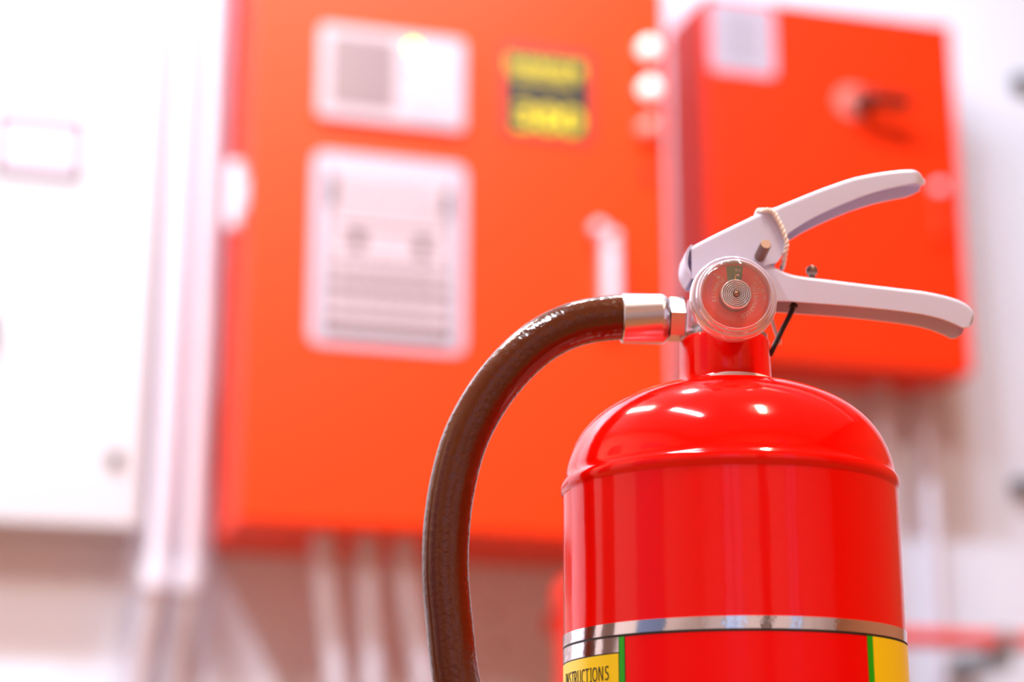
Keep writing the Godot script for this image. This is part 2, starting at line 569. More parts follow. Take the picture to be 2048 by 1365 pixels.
func pump_panel() -> void:
	var x0 := 0.436
	var x1 := 1.208
	var t := thing("control_cabinet", "large red control cabinet with notices, pilot lamps and a chrome handle", "cabinet", Vector3(0.822, 0.725, 0))
	var ox := -0.822
	var oy := -0.725
	var g := func(px: float, py: float, z: float) -> Vector3: return Vector3(px + ox, py + oy, z)
	var w := x1 - x0
	obj("body", [box(-w / 2, w / 2, 0, 1.3, 0, 0.325, 0.006, 2)], M.cabinet_red, t)
	obj("door", [box(-w / 2, w / 2, 0.0, 1.3, 0.329, 0.35, 0.007, 2)], M.cabinet_red, t)
	# hinge on the left side
	var hz := []
	for hy in [0.595]:
		hz.append(lathe([[0, -0.06], [0.014, -0.06], [0.016, -0.056], [0.016, 0.056], [0.014, 0.06], [0, 0.06]], 20, Vector3(-w / 2 - 0.015, hy, 0.27)))
		hz.append(box(-w / 2 - 0.004, -w / 2 + 0.001, hy - 0.03, hy + 0.03, 0.25, 0.3, 0.002))
	obj("hinge", hz, M.conduit_white, t)
	# display
	var c: Vector3 = g.call(0.681, 1.539, 0)
	var d := obj("display_panel", [plate(rrect(c.x, c.y, 0.268, 0.178, 0.012), 0.35, 0.362, 0.002)], M.sticker_grey, t)
	obj("screen", [plate(rrect(c.x - 0.055, c.y + 0.004, 0.118, 0.135, 0.004), 0.3615, 0.3635)], M.screen_grey, d)
	obj("key_sheet", [plate(rrect(c.x + 0.078, c.y, 0.085, 0.145, 0.004), 0.3615, 0.3635)], M.sticker_white, d)
	for q in [[0.717, 1.601, "lamp_yellow"], [0.717, 1.566, "lamp_pink"], [0.717, 1.497, "lamp_pink"]]:
		var at: Vector3 = g.call(q[0], q[1], 0)
		var o := obj("status_lamp", [lathe([[0, 0.3615], [0.0075, 0.3615], [0.0075, 0.366], [0.0055, 0.369], [0, 0.370]], 16, Vector3(at.x, at.y, 0), "z")], M[q[2]], d)
		if q[2] == "lamp_yellow":
			o.set_meta("label", "lit yellow status lamp")
	var keys := []
	for i in 3:
		for j in 5:
			keys.append(plate(rrect(c.x + 0.058 + i * 0.02, c.y - 0.055 + j * 0.0265, 0.014, 0.011, 0.003), 0.3633, 0.3645))
	obj("key_pad", keys, M.sticker_grey, d)
	# operating notice
	c = g.call(0.682, 1.213, 0)
	var s := obj("notice_plate", [plate(rrect(c.x, c.y, 0.276, 0.352, 0.02), 0.35, 0.3525, 0.0006)], M.sticker_white, t)
	obj("notice_sheet", [plate(rrect(c.x + 0.001, c.y - 0.006, 0.226, 0.304, 0.003), 0.3524, 0.3532)], M.sticker_grey, s)
	var ink := []
	var bx := func(xa: float, xb: float, ya: float, yb: float) -> void: ink.append(box(xa + ox, xb + ox, ya + oy, yb + oy, 0.3531, 0.3536, 0.0001))
	bx.call(0.568, 0.5725, 1.055, 1.36)
	bx.call(0.792, 0.7965, 1.055, 1.36)
	bx.call(0.573, 0.792, 1.142, 1.1495)
	bx.call(0.573, 0.792, 1.084, 1.091)
	bx.call(0.573, 0.792, 1.0535, 1.066)
	bx.call(0.573, 0.584, 1.285, 1.345)
	bx.call(0.78, 0.792, 1.285, 1.335)
	bx.call(0.612, 0.636, 1.214, 1.245)
	bx.call(0.73, 0.752, 1.21, 1.242)
	bx.call(0.59, 0.775, 1.25, 1.256)
	bx.call(0.573, 0.792, 1.176, 1.179)
	bx.call(0.573, 0.792, 1.118, 1.121)
	var rng := RandomNumberGenerator.new()
	rng.seed = 4
	for row in 17:
		var yy: float = 1.338 - row * 0.0158
		if yy > 1.2 and yy < 1.262:
			continue
		var xx := 0.592
		while xx < 0.77:
			var l := rng.randf_range(0.006, 0.02)
			if xx + l < 0.778:
				bx.call(xx, xx + l, yy, yy + (0.0028 if yy > 1.26 else 0.0036))
			xx += l + 0.006
	obj("notice_print", ink, M.print_brown, s)
	# warning sign
	c = g.call(0.974, 1.546, 0)
	var v := obj("warning_sign", [plate(rrect(c.x, c.y, 0.172, 0.18, 0.006), 0.35, 0.3525, 0.0005)], M.sign_black, t)
	obj("sign_lettering", [
		moved(letters("DANGER", 0.028, 0.0006), Transform3D(Basis.from_scale(Vector3(0.98, 1, 1)), Vector3(c.x - 0.002, c.y + 0.052, 0.3527))),
		moved(letters("HIGH VOLTAGE", 0.012, 0.0006), Transform3D(Basis(), Vector3(c.x - 0.006, c.y + 0.026, 0.3527))),
		moved(letters("380", 0.05, 0.0006), Transform3D(Basis.from_scale(Vector3(1.22, 1, 1)), Vector3(c.x, c.y - 0.049, 0.3527)))], M.sign_yellow, v)
	# pilot lamps and lock
	for q in [[1.169, 1.654, "lamp_white"], [1.169, 1.573, "lamp_white"], [1.167, 1.494, "lens_red"]]:
		var at: Vector3 = g.call(q[0], q[1], 0)
		var r := obj("pilot_lamp", [lathe([[0, 0.35], [0.021, 0.35], [0.021, 0.36], [0.0195, 0.363], [0.016, 0.363]], 32, Vector3(at.x, at.y, 0), "z")], M.chrome, t)
		var o := obj("lens", [lathe([[0.017, 0.362], [0.017, 0.372], [0.0155, 0.378], [0.0115, 0.3825], [0.006, 0.385], [0, 0.386]], 32, Vector3(at.x, at.y, 0), "z")], M[q[2]], r)
		if q[2] == "lens_red":
			o.set_meta("label", "unlit red lens")
	var kp: Vector3 = g.call(1.168, 1.408, 0)
	obj("key_lock", [lathe([[0, 0.35], [0.011, 0.35], [0.011, 0.356], [0.009, 0.358], [0, 0.3575]], 24, Vector3(kp.x, kp.y, 0), "z")], M.black_plastic, t)
	# latch handle
	var hp: Vector3 = g.call(1.085, 1.2, 0)
	var hd := obj("latch_handle", [rbox(Vector3(hp.x, hp.y, 0.356), Vector3(0.032, 0.19, 0.012), 0.005, 3)], M.chrome, t)
	obj("grip", [rbox(Vector3(hp.x + 0.001, hp.y - 0.005, 0.376), Vector3(0.026, 0.15, 0.02), 0.009, 4)], M.conduit_white, hd)
	obj("handle_glints", [lathe([[0, 0.36], [0.012, 0.36], [0.012, 0.374], [0.009, 0.379], [0, 0.381]], 20, Vector3(hp.x - 0.02, hp.y + 0.088, 0), "z"), lathe([[0, 0.36], [0.012, 0.36], [0.012, 0.386], [0.009, 0.39], [0, 0.392]], 20, Vector3(hp.x + 0.001, hp.y + 0.068, 0), "z")], M.conduit_white, hd)  # white discs painted in for two bright highlights on the handle

func breaker_cabinet() -> void:
	var x0 := 1.352
	var x1 := 1.906
	var yb := 1.117
	var yt := 1.872
	var t := thing("switch_cabinet", "smaller red cabinet on the right with a black rotary switch", "cabinet", Vector3((x0 + x1) / 2, yb, 0))
	var ox := -(x0 + x1) / 2
	var w := x1 - x0
	var h := yt - yb
	obj("body", [box(-w / 2, w / 2, 0, h, 0, 0.172, 0.005, 2)], M.switch_red, t)
	obj("door_seal", [box(-w / 2 + 0.004, w / 2 - 0.004, 0.004, h - 0.004, 0.172, 0.182, 0.001)], M.rubber_seal, t)
	obj("door", [box(-w / 2, w / 2, 0, h, 0.182, 0.2, 0.006, 2)], M.switch_red, t)
	var c := Vector2(1.432 + ox, 1.782 - yb)
	var s := obj("rating_plate", [plate(rrect(c.x, c.y, 0.14, 0.155, 0.014), 0.2, 0.2022, 0.0005)], M.sticker_white, t)
	var grid := []
	for i in 4:
		grid.append(box(c.x - 0.038 + i * 0.0245, c.x - 0.036 + i * 0.0245, c.y - 0.05, c.y + 0.05, 0.2021, 0.2026, 0.0001))
	for j in 6:
		grid.append(box(c.x - 0.038, c.x + 0.0375, c.y - 0.051 + j * 0.02, c.y - 0.0495 + j * 0.02, 0.2021, 0.2026, 0.0001))
	for i in 3:
		for j in 5:
			grid.append(box(c.x - 0.033 + i * 0.0245, c.x - 0.018 + i * 0.0245, c.y - 0.042 + j * 0.02, c.y - 0.039 + j * 0.02, 0.2021, 0.2026, 0.0001))
	obj("plate_print", grid, M.frame_grey, s)
	# rotary switch
	var q := Vector2(1.668 + ox, 1.668 - yb)
	var r := obj("rotary_switch", [lathe([[0, 0.2], [0.036, 0.2], [0.036, 0.206], [0.033, 0.21], [0, 0.211]], 40, Vector3(q.x, q.y, 0), "z")], M.switch_plate, t)
	obj("switch_knob", [lathe([[0, 0.21], [0.02, 0.21], [0.018, 0.245], [0, 0.247]], 32, Vector3(q.x + 0.012, q.y - 0.006, 0), "z"), moved(rbox(Vector3(0.045, 0, 0), Vector3(0.105, 0.026, 0.03), 0.01, 3), Transform3D(Basis(Vector3.BACK, deg_to_rad(-2)), Vector3(q.x + 0.012, q.y - 0.004, 0.25)))], M.black_plastic, r)
	# door catch
	var e := Vector2(1.85 + ox, 1.47 - yb)
	var k := obj("door_catch", [rbox(Vector3(e.x, e.y - 0.02, 0.207), Vector3(0.026, 0.12, 0.014), 0.006, 3)], M.switch_red, t)
	obj("catch_glint", [lathe([[0, 0.205], [0.012, 0.205], [0.012, 0.218], [0.009, 0.224], [0, 0.226]], 24, Vector3(e.x - 0.002, e.y + 0.03, 0), "z")], M.conduit_white, k)  # white disc stands in for the chrome highlight on the catch

# ------------------------------------------------------------------ conduits, pipes, small fixings
func conduit(called: String, label: String, category: String, pts: Array, r: float, joints: Array, m: Material, group := "") -> Node3D:
	var base: Vector3 = pts[pts.size() - 1]
	var t := thing(called, label, category, base, group)
	var loc := []
	for p in pts:
		loc.append(p - base)
	obj("tube", [sweep(spline(loc, 6), r, 20)], m, t)
	for j in joints:
		var at: Vector3 = j[0] - base
		obj(j[1], [lathe([[r * 0.9, -j[2]], [r * 1.28, -j[2]], [r * 1.34, -j[2] * 0.85], [r * 1.34, j[2] * 0.85], [r * 1.28, j[2]], [r * 0.9, j[2]]], 24, at)], m, t)
	return t

func pipes() -> void:
	var cw: Material = M.conduit_white
	conduit("cable_conduit", "white conduit beside the white cabinet, the left one of the upright pair", "conduit",
		[Vector3(0.334, 3.05, 0.11), Vector3(0.335, 2.2, 0.11), Vector3(0.337, 1.5, 0.11), Vector3(0.337, 0.95, 0.11), Vector3(0.333, 0.72, 0.11), Vector3(0.331, 0.64, 0.105), Vector3(0.319, 0.5, 0.05), Vector3(0.312, 0.38, 0.03), Vector3(0.31, 0.0, 0.03)], 0.0215,
		[[Vector3(0.3315, 0.662, 0.107), "coupling", 0.024]], cw, "upright conduits beside the white cabinet")
	conduit("cable_conduit", "white conduit running up against the left side of the large red cabinet", "conduit",
		[Vector3(0.387, 3.05, 0.1), Vector3(0.388, 2.2, 0.1), Vector3(0.39, 1.5, 0.1), Vector3(0.391, 0.95, 0.1), Vector3(0.39, 0.72, 0.1), Vector3(0.389, 0.64, 0.096), Vector3(0.378, 0.5, 0.045), Vector3(0.372, 0.38, 0.028), Vector3(0.37, 0.0, 0.028)], 0.0205,
		[[Vector3(0.3895, 0.662, 0.098), "coupling", 0.024]], cw, "upright conduits beside the white cabinet")
	var lab := ["leftmost of the three conduits dropping from the large red cabinet", "middle one of the three conduits dropping from the large red cabinet", "rightmost of the three conduits dropping from the large red cabinet"]
	var tops := [0.601, 0.677, 0.744]
	var bots := [0.628, 0.692, 0.783]
	for i in 3:
		var a: float = tops[i]
		var b: float = bots[i]
		conduit("flexible_conduit", lab[i], "conduit", [Vector3(a, 0.728, 0.245), Vector3(a, 0.66, 0.245), Vector3(lerpf(a, b, 0.3), 0.6, 0.243), Vector3(b, 0.47, 0.235), Vector3(b + (b - a) * 0.4, 0.3, 0.22), Vector3(b + (b - a) * 0.4, 0.0, 0.22)], 0.0175,
			[[Vector3(a, 0.713, 0.245), "lock_nut", 0.012]], cw, "conduits below the large red cabinet")
	conduit("drop_conduit", "pale conduit below the small red cabinet, just right of the extinguisher shoulder", "conduit",
		[Vector3(1.772, 1.12, 0.06), Vector3(1.772, 0.8, 0.06), Vector3(1.772, 0.3, 0.06), Vector3(1.772, 0.0, 0.06)], 0.016, [[Vector3(1.772, 1.105, 0.06), "lock_nut", 0.012]], cw, "conduits below the small red cabinet")
	conduit("drop_conduit", "pale conduit under the right end of the small red cabinet", "conduit",
		[Vector3(1.872, 1.12, 0.06), Vector3(1.872, 0.8, 0.06), Vector3(1.872, 0.3, 0.06), Vector3(1.872, 0.0, 0.06)], 0.014, [[Vector3(1.872, 1.105, 0.06), "lock_nut", 0.012]], cw, "conduits below the small red cabinet")
	# red fire main: a capped riser behind the extinguisher with a branch to the right
	var t := thing("fire_main_pipe", "red fire main behind the extinguisher with a level branch to the right", "pipe", Vector3(1.04, 0, 0.44))
	obj("riser", [lathe([[0, 0.0], [0.078, 0.0], [0.078, 0.6], [0, 0.6]], 40)], M.pipe_red, t)
	obj("cap", [lathe([[0.07, 0.585], [0.082, 0.585], [0.084, 0.59], [0.084, 0.617], [0.078, 0.635], [0.05, 0.648], [0, 0.652]], 40)], M.pipe_red, t)
	obj("branch", [lathe([[0, 0.0], [0.0165, 0.0], [0.0165, 2.6], [0, 2.6]], 24, Vector3(0, 0.596, -0.265), "x")], M.pipe_red, t)
	obj("elbow", [lathe([[0, -0.265], [0.0165, -0.265], [0.0165, -0.07], [0, -0.07]], 24, Vector3(0, 0.596, 0), "z"), rbox(Vector3(0, 0.596, -0.265), Vector3.ONE * 0.042, 0.018, 4)], M.pipe_red, t)
	obj("pipe_clamp", [lathe([[0.016, 0.89], [0.021, 0.89], [0.021, 0.92], [0.016, 0.92]], 24, Vector3(0, 0.596, -0.265), "x"), box(0.89, 0.92, 0.54, 0.58, -0.44, -0.255, 0.003), box(0.88, 0.93, 0.54, 0.565, -0.44, -0.42, 0.003)], M.frame_grey, t)
	for q in [[Vector3(2.185, 1.852, 0), "dark cable clip high on the wall at the right edge"], [Vector3(2.112, 0.935, 0), "dark cable clip low on the wall at the right edge"]]:
		var o := obj("cable_clip", [rbox(Vector3(0, 0, 0.012), Vector3(0.042, 0.034, 0.024), 0.006, 3), lathe([[0, 0.02], [0.011, 0.02], [0.01, 0.032], [0, 0.034]], 16, Vector3.ZERO, "z")], M.black_plastic)
		o.name = numbered("cable_clip")
		o.position = q[0]
		tag(o, q[1], "clip", "cable clips on the wall")
	for q in [[Vector3(0.966, 0.632, 0), "small chrome wall bolt right of the hose, upper of two"], [Vector3(0.978, 0.57, 0), "small chrome wall bolt right of the hose, lower of two"]]:
		var o := obj("wall_bolt", [lathe([[0, 0], [0.011, 0], [0.011, 0.002], [0.0075, 0.003], [0.007, 0.008], [0.004, 0.011], [0, 0.012]], 20, Vector3.ZERO, "z")], M.chrome)
		o.name = numbered("wall_bolt")
		o.position = q[0]
		tag(o, q[1], "bolt", "wall bolts right of the hose")

# ------------------------------------------------------------------ the extinguisher
# channel-section lever: stations are [top x, top y, bottom x, bottom y] of the side facing the viewer
func channel(st: Array, w0: float, w1: float, taper_from: float, thick := 0.0012) -> PackedVector3Array:
	var rows := []
	var n := st.size()
	# densify
	var fine := []
	for i in n - 1:
		var a = st[maxi(i - 1, 0)]
		var b = st[i]
		var c = st[i + 1]
		var d = st[mini(i + 2, n - 1)]
		for s in 4:
			var f := s / 4.0
			var o := []
			for k in 4:
				# a tamed spline: keep it near the straight run where the notch is
				o.append(lerpf(lerpf(b[k], c[k], f), cubic_interpolate(b[k], c[k], a[k], d[k], f), 0.6))
			fine.append(o)
	fine.append(st[n - 1])
	for i in fine.size():
		var q = fine[i]
		var T := Vector2(q[0], q[1] + 0.0009)
		var B := Vector2(q[2], q[3] + 0.0006)
		var dir := (B - T).normalized()
		var depth := T.distance_to(B)
		var u := float(i) / (fine.size() - 1)
		var w := lerpf(w0, w1, smoothstep(taper_from, 1.0, u))
		var r := minf(0.0022, depth * 0.6)
		var loop := PackedVector3Array()
		var sec := []
		sec.append(Vector2(w, depth))
		for k in 6:
			var a := PI / 2 * k / 5.0
			sec.append(Vector2(w - r + cos(a) * r, r - sin(a) * r))
		for k in 6:
			var a := PI / 2 * (1.0 + k / 5.0)
			sec.append(Vector2(-w + r + cos(a) * r, r - sin(a) * r))
		sec.append(Vector2(-w, depth))
		var ri := maxf(r - thick, 0.0003)
		sec.append(Vector2(-w + thick, depth))
		for k in 4:
			var a := PI - PI / 2 * k / 3.0
			sec.append(Vector2(-w + thick + ri + cos(a) * ri, thick + ri - sin(a) * ri))
		for k in 4:
			var a := PI / 2 - PI / 2 * k / 3.0
			sec.append(Vector2(w - thick - ri + cos(a) * ri, thick + ri - sin(a) * ri))
		sec.append(Vector2(w - thick, depth))
		for v in sec:
			var p: Vector2 = T + dir * minf(v.y, depth)
			loop.append(Vector3(p.x, p.y, v.x))
		rows.append(loop)
	# end caps made strip-wise (the section is not convex)
	var p := loft(rows, true, false, false)
	for e in [rows[0], rows[rows.size() - 1]]:
		var row: PackedVector3Array = e
		var m := row.size()
		for j in m / 2 - 1:
			var k0 := mini(m - 1 - int(round(j * 9.0 / 12.0)), m - 1)
			var k1 := mini(m - 1 - int(round((j + 1) * 9.0 / 12.0)), m - 1)
			quad(p, row[j], row[j + 1], row[maxi(k1, 14)], row[maxi(k0, 14)])
	return p

func arc_text(text: String, radius: float, start_deg: float, h: float, adv: Array, z: float, c: Vector2) -> Array:
	# letters stand outward on a circle and read clockwise; angles clockwise from the top
	var out := []
	var a := start_deg
	for i in text.length():
		var ch := text[i]
		if ch != " ":
			var p := letters(ch, h, 0.00006, "Droid Sans", false)
			var th := deg_to_rad(a)
			var b := Basis(Vector3.BACK, -th)
			out.append(moved(p, Transform3D(b.scaled_local(Vector3(0.85, 1, 1)), Vector3(c.x + sin(th) * radius, c.y + cos(th) * radius, z))))
		a += adv[0] * (0.55 if ch in "I1 '." else 1.0)
	return out

func extinguisher() -> void:
	var t := thing("fire_extinguisher", "shiny red fire extinguisher with a dark rubber hose and a pressure gauge", "extinguisher", Vector3(0.2942, 0, 2.7537))
	t.rotation_degrees.y = -13.0
	const R := 0.0667
	# body
	var prof := [[0, 0.002], [0.05, 0.002], [0.056, 0.0], [0.061, 0.0], [0.0645, 0.003], [0.0662, 0.008], [R, 0.016], [R, 0.1], [R, 0.2], [R, 0.3], [R, 0.3212], [0.0668, 0.3222], [0.0673, 0.323], [0.06755, 0.3242], [0.06755, 0.3254], [0.0673, 0.3264], [0.0668, 0.3272]]
	var y := 0.3285
	var y_top := 0.3119 + 0.0563 * pow(1.0 - pow(0.0245 / R, 2.21), 1.0 / 3.07)
	var a0 := acos(0.0245 / R)
	for i in 41:
		var r := R * cos(lerpf(0.12, a0, i / 40.0))
		var yy := 0.3119 + 0.0563 * pow(1.0 - pow(r / R, 2.21), 1.0 / 3.07)
		if yy > y:
			prof.append([r, yy])
	for q in [[0.0225, 0.0003], [0.0208, 0.0008], [0.0196, 0.0018], [0.0189, 0.0034], [0.0186, 0.006], [0.0185, 0.010]]:
		prof.append([q[0], y_top + q[1]])
	prof.append_array([[0.0183, 0.381], [0.0183, 0.3852], [0.0181, 0.3862], [0.0175, 0.3869], [0.016, 0.3871], [0, 0.3871]])
	obj("cylinder", [lathe(prof, 128)], M.cylinder_red, t, 60)
	# pale ring painting in a lamp reflection where the neck meets the shoulder
	var glint := []
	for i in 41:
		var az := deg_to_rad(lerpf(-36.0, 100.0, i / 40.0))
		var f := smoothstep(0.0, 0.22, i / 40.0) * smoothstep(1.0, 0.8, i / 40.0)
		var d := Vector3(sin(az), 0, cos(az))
		glint.append(PackedVector3Array([d * 0.0195 + Vector3.UP * (y_top + 0.0003), d * (0.0208 + 0.0004 * f) + Vector3.UP * (y_top - 0.0004), d * (0.0207 + 0.0003 * f) + Vector3.UP * (y_top + 0.0006 + 0.0008 * f), d * 0.0196 + Vector3.UP * (y_top + 0.0016 + 0.0012 * f)]))
	var wr := obj("neck_glint", [loft(glint)], M.cord_white, t)  # white sector imitates the bright reflection on the neck fillet
	wr.set_meta("label", "pale ring at the foot of the neck, a painted reflection")
	# label: foil bands, yellow panels, green stripes, red field
	var lab := obj("label", [sheet_round(-46.2, 36.5, 0.08, 0.2606, R, 0.00015)], M.label_red, t)
	var b := obj("foil_band", [sheet_round(-180, 180, 0.2616, 0.2661, R, 0.0003)], M.foil, lab)
	b.set_meta("label", "shiny silver foil band")
	obj("band_line", [sheet_round(-180, 180, 0.2607, 0.2616, R, 0.00025)], M.print_black, lab)
	b = obj("foil_patch", [sheet_round(-125, -48.8, 0.2552, 0.2607, R, 0.00028)], M.foil, lab)
	obj("panel_line", [sheet_round(-125, -48.8, 0.2547, 0.2552, R, 0.00025), sheet_round(-48.9, -48.5, 0.08, 0.2607, R, 0.00026), sheet_round(-46.5, -46.1, 0.08, 0.2607, R, 0.00026)], M.print_black, lab)
	b = obj("yellow_panel", [sheet_round(-125, -48.8, 0.08, 0.2547, R, 0.00025)], M.label_yellow, lab)
	b.set_meta("label", "yellow instruction panel on the left")
	b = obj("yellow_panel", [sheet_round(39.6, 125, 0.08, 0.2607, R, 0.00025)], M.label_yellow, lab)
	b.set_meta("label", "plain yellow panel on the right")
	for g in [[-48.5, -46.4], [36.9, 39.5]]:
		obj("green_stripe", [sheet_round(g[0], g[1], 0.08, 0.2607, R, 0.0003)], M.label_green, lab)
	var txt := []
	var word := "INSTRUCTIONS"
	var ang := [-84.0, -81.4, -78.3, -75.6, -73.0, -70.2, -67.3, -64.7, -62.5, -60.2, -57.1, -54.1]
	for i in word.length():
		var a := deg_to_rad(ang[i])
		txt.append(moved(letters(word[i], 0.0052, 0.00012, "Droid Sans", false), Transform3D(Basis(Vector3.UP, a).scaled_local(Vector3(0.72, 1, 1)), Vector3(sin(a), 0, cos(a)) * (R + 0.00032) + Vector3(0, 0.248, 0))))
	obj("lettering", txt, M.print_black, lab)

	# valve
	var v := obj("valve_body", [
		lathe([[0, 0.3865], [0.0172, 0.3865], [0.0176, 0.3872], [0.0176, 0.3885], [0.0165, 0.3895], [0.0128, 0.3935], [0.0118, 0.397], [0.0118, 0.4005], [0.0112, 0.4012], [0.0078, 0.4012], [0.0078, 0.419], [0.0068, 0.42], [0, 0.42]], 48),
		lathe([[0, -0.0145], [0.0088, -0.0145], [0.0088, -0.004], [0, -0.004]], 32, Vector3(0, 0.3953, 0), "x"),
		lathe([[0, 0.004], [0.0068, 0.004], [0.0068, 0.024], [0, 0.024]], 32, Vector3(-0.0009, 0.3961, 0), "z")], M.cast_aluminium, t)
	v.set_meta("label", "silver valve body between neck and levers")

	# hose with crimped ferrule and hex nut
	var pts := [Vector3(-0.030, 0.3962, 0), Vector3(-0.0419, 0.3963, 0), Vector3(-0.0592, 0.3936, 0), Vector3(-0.0736, 0.3868, 0), Vector3(-0.0859, 0.3761, 0), Vector3(-0.097, 0.3618, 0), Vector3(-0.1056, 0.3451, 0), Vector3(-0.1104, 0.3277, 0), Vector3(-0.1129, 0.3096, 0), Vector3(-0.1133, 0.2897, 0), Vector3(-0.1115, 0.2702, 0), Vector3(-0.1086, 0.248, 0), Vector3(-0.1015, 0.222, 0), Vector3(-0.092, 0.19, 0), Vector3(-0.084, 0.15, 0), Vector3(-0.0805, 0.11, 0), Vector3(-0.08, 0.085, 0)]
	var hose := obj("hose", [sweep(spline(pts, 8), 0.0093, 28)], M.hose_rubber, t)
	hose.set_meta("label", "dark brown black rubber hose")
	obj("nozzle", [lathe([[0, 0.03], [0.0105, 0.03], [0.012, 0.032], [0.0105, 0.07], [0.0108, 0.09], [0.0092, 0.094], [0, 0.094]], 28, Vector3(-0.08, 0, 0))], M.black_plastic, hose)
	var facet := func(x0: float, x1: float, r: float, n: int, ch: float, turn: float) -> PackedVector3Array:
		var rows := []
		for q in [[x0, r - ch * 0.15], [x0 + ch * 0.15, r], [x1 - ch, r], [x1 - ch * 0.62, r - ch * 0.08], [x1 - ch * 0.29, r - ch * 0.29], [x1 - ch * 0.08, r - ch * 0.62], [x1, r - ch]]:
			var row := PackedVector3Array()
			for j in n:
				var a := TAU * j / n + turn
				row.append(Vector3(q[0], 0.3957 + sin(a) * q[1], cos(a) * q[1]))
			rows.append(row)
		return loft(rows)
	var fer := obj("hose_ferrule", [facet.call(-0.0422, -0.0226, 0.0104, 16, 0.0036, 0.12)], M.cast_aluminium, t, 24)
	fer.set_meta("label", "silver crimped ferrule")
	obj("hex_nut", [facet.call(-0.0228, -0.0163, 0.0094, 6, 0.0008, PI / 6 + 0.55)], M.cast_aluminium, t, 24)

	# pressure gauge: stepped clear rim, dial set back inside it
	var c := Vector2(-0.0009, 0.3961)
	var at := Vector3(c.x, c.y, 0)
	var ga := obj("pressure_gauge", [lathe([[0, 0.0230], [0.0125, 0.0230], [0.0160, 0.0244], [0.01715, 0.0262], [0.01745, 0.0285], [0.01735, 0.0305], [0.01690, 0.0318], [0.01640, 0.0322], [0.01630, 0.0319], [0.01575, 0.0321], [0.01560, 0.0334], [0.01520, 0.0346], [0.01500, 0.0344], [0.01465, 0.0346], [0.01440, 0.0354], [0.01405, 0.0357], [0.01375, 0.0353], [0.01360, 0.0338], [0.01345, 0.0320], [0, 0.0320]], 96, at, "z")], M.gauge_rim, t)
	ga.set_meta("label", "round pressure gauge with stepped pale rim")
	obj("dial", [lathe([[0, 0.0320], [0.0134, 0.0320], [0.0134, 0.03215], [0, 0.03215]], 64, at, "z")], M.dial_red, ga)
	var sec := PackedVector2Array([Vector2(-0.0023, 0.003), Vector2(-0.0030, 0.0126), Vector2(-0.0012, 0.0130), Vector2(0.0014, 0.0130), Vector2(0.0038, 0.0126), Vector2(0.0024, 0.003)])
	for i in sec.size():
		sec[i] += c
	const ZD := 0.03222
	obj("green_sector", [plate(sec, 0.0321, ZD)], M.dial_green, ga)
	obj("needle", [plate(PackedVector2Array([c + Vector2(-0.0005, 0.004), c + Vector2(0.0009, 0.004), c + Vector2(0.0006, 0.0099)]), 0.0326, 0.0328)], M.needle_yellow, ga)
	var ink := []
	ink.append_array(arc_text("RECHARGE", 0.0083, -101, 0.00165, [9.9], ZD, c))
	ink.append_array(arc_text("OVERCHARGED", 0.0084, 60, 0.00165, [9.9], ZD, c))
	ink.append_array(arc_text("195 PSI", 0.0102, 53, 0.0011, [5.4], ZD, c))
	ink.append_array(arc_text("20 17.7 kg/cm", 0.0119, 46, 0.0012, [4.5], ZD, c))
	ink.append_array(arc_text("0", 0.0117, -40, 0.0012, [8], ZD, c))
	ink.append_array(arc_text("195", 0.0111, 3, 0.0013, [6.0], ZD + 0.00004, c))
	for q in [[-38.0, 0.0101], [10.0, 0.0091]]:
		var th := deg_to_rad(q[0])
		ink.append(moved(box(-0.0006, 0.0006, -0.00045, 0.00045, 0, 0.0001, 0.00003), Transform3D(Basis(Vector3.BACK, -th), Vector3(c.x + sin(th) * q[1], c.y + cos(th) * q[1], ZD))))
	obj("dial_print", ink, M.dial_ink, ga)
	var hub := [[0, 0.0320], [0.0061, 0.0320], [0.0062, 0.0324], [0.0062, 0.0352], [0.0061, 0.0352], [0.0062, 0.0356], [0.0060, 0.0361]]
	for i in 6:
		var rr := 0.0058 - i * 0.00078
		hub.append([rr, 0.0364])
		hub.append([rr - 0.00022, 0.0366])
		hub.append([rr - 0.00044, 0.0364])
		hub.append([rr - 0.00061, 0.0355])
	hub.append([0, 0.0360])
	obj("gauge_hub", [lathe(hub, 64, at, "z")], M.gauge_hub, ga, 60)
	obj("hub_collar", [lathe([[0.0061, 0.0321], [0.00627, 0.0321], [0.00627, 0.0352], [0.0061, 0.0352]], 64, at, "z")], M.rivet_brass, ga)
	obj("hub_rivet", [lathe([[0, 0.0358], [0.00125, 0.0358], [0.0012, 0.0366], [0.0009, 0.0371], [0.0004, 0.0374], [0, 0.0375]], 24, at, "z")], M.rivet_brass, ga)
	obj("gauge_lens", [lathe([[0.0139, 0.0352], [0.0137, 0.0362], [0.0130, 0.0374], [0.0118, 0.0380], [0.006, 0.0383], [0, 0.0383]], 64, at, "z")], M.lens_clear, ga)

	# squeeze lever
	var up := [[-0.0139, 0.4236, -0.0141, 0.4099], [-0.0051, 0.4286, -0.0025, 0.4110], [0.0054, 0.4340, 0.0083, 0.4135], [0.0139, 0.4383, 0.0172, 0.4163], [0.0177, 0.4399, 0.0210, 0.4174], [0.0198, 0.4408, 0.0232, 0.4200], [0.0208, 0.4413, 0.0245, 0.4235], [0.0215, 0.4415, 0.0253, 0.4274], [0.0225, 0.4419, 0.0265, 0.4303], [0.0319, 0.4461, 0.0357, 0.4365], [0.0426, 0.4507, 0.0449, 0.4413], [0.0554, 0.4554, 0.0571, 0.4468], [0.0661, 0.4578, 0.0674, 0.4503], [0.0746, 0.4591, 0.0753, 0.4523], [0.0810, 0.4595, 0.0810, 0.4535], [0.0845, 0.4587, 0.0840, 0.4540], [0.0865, 0.4569, 0.0862, 0.4547]]
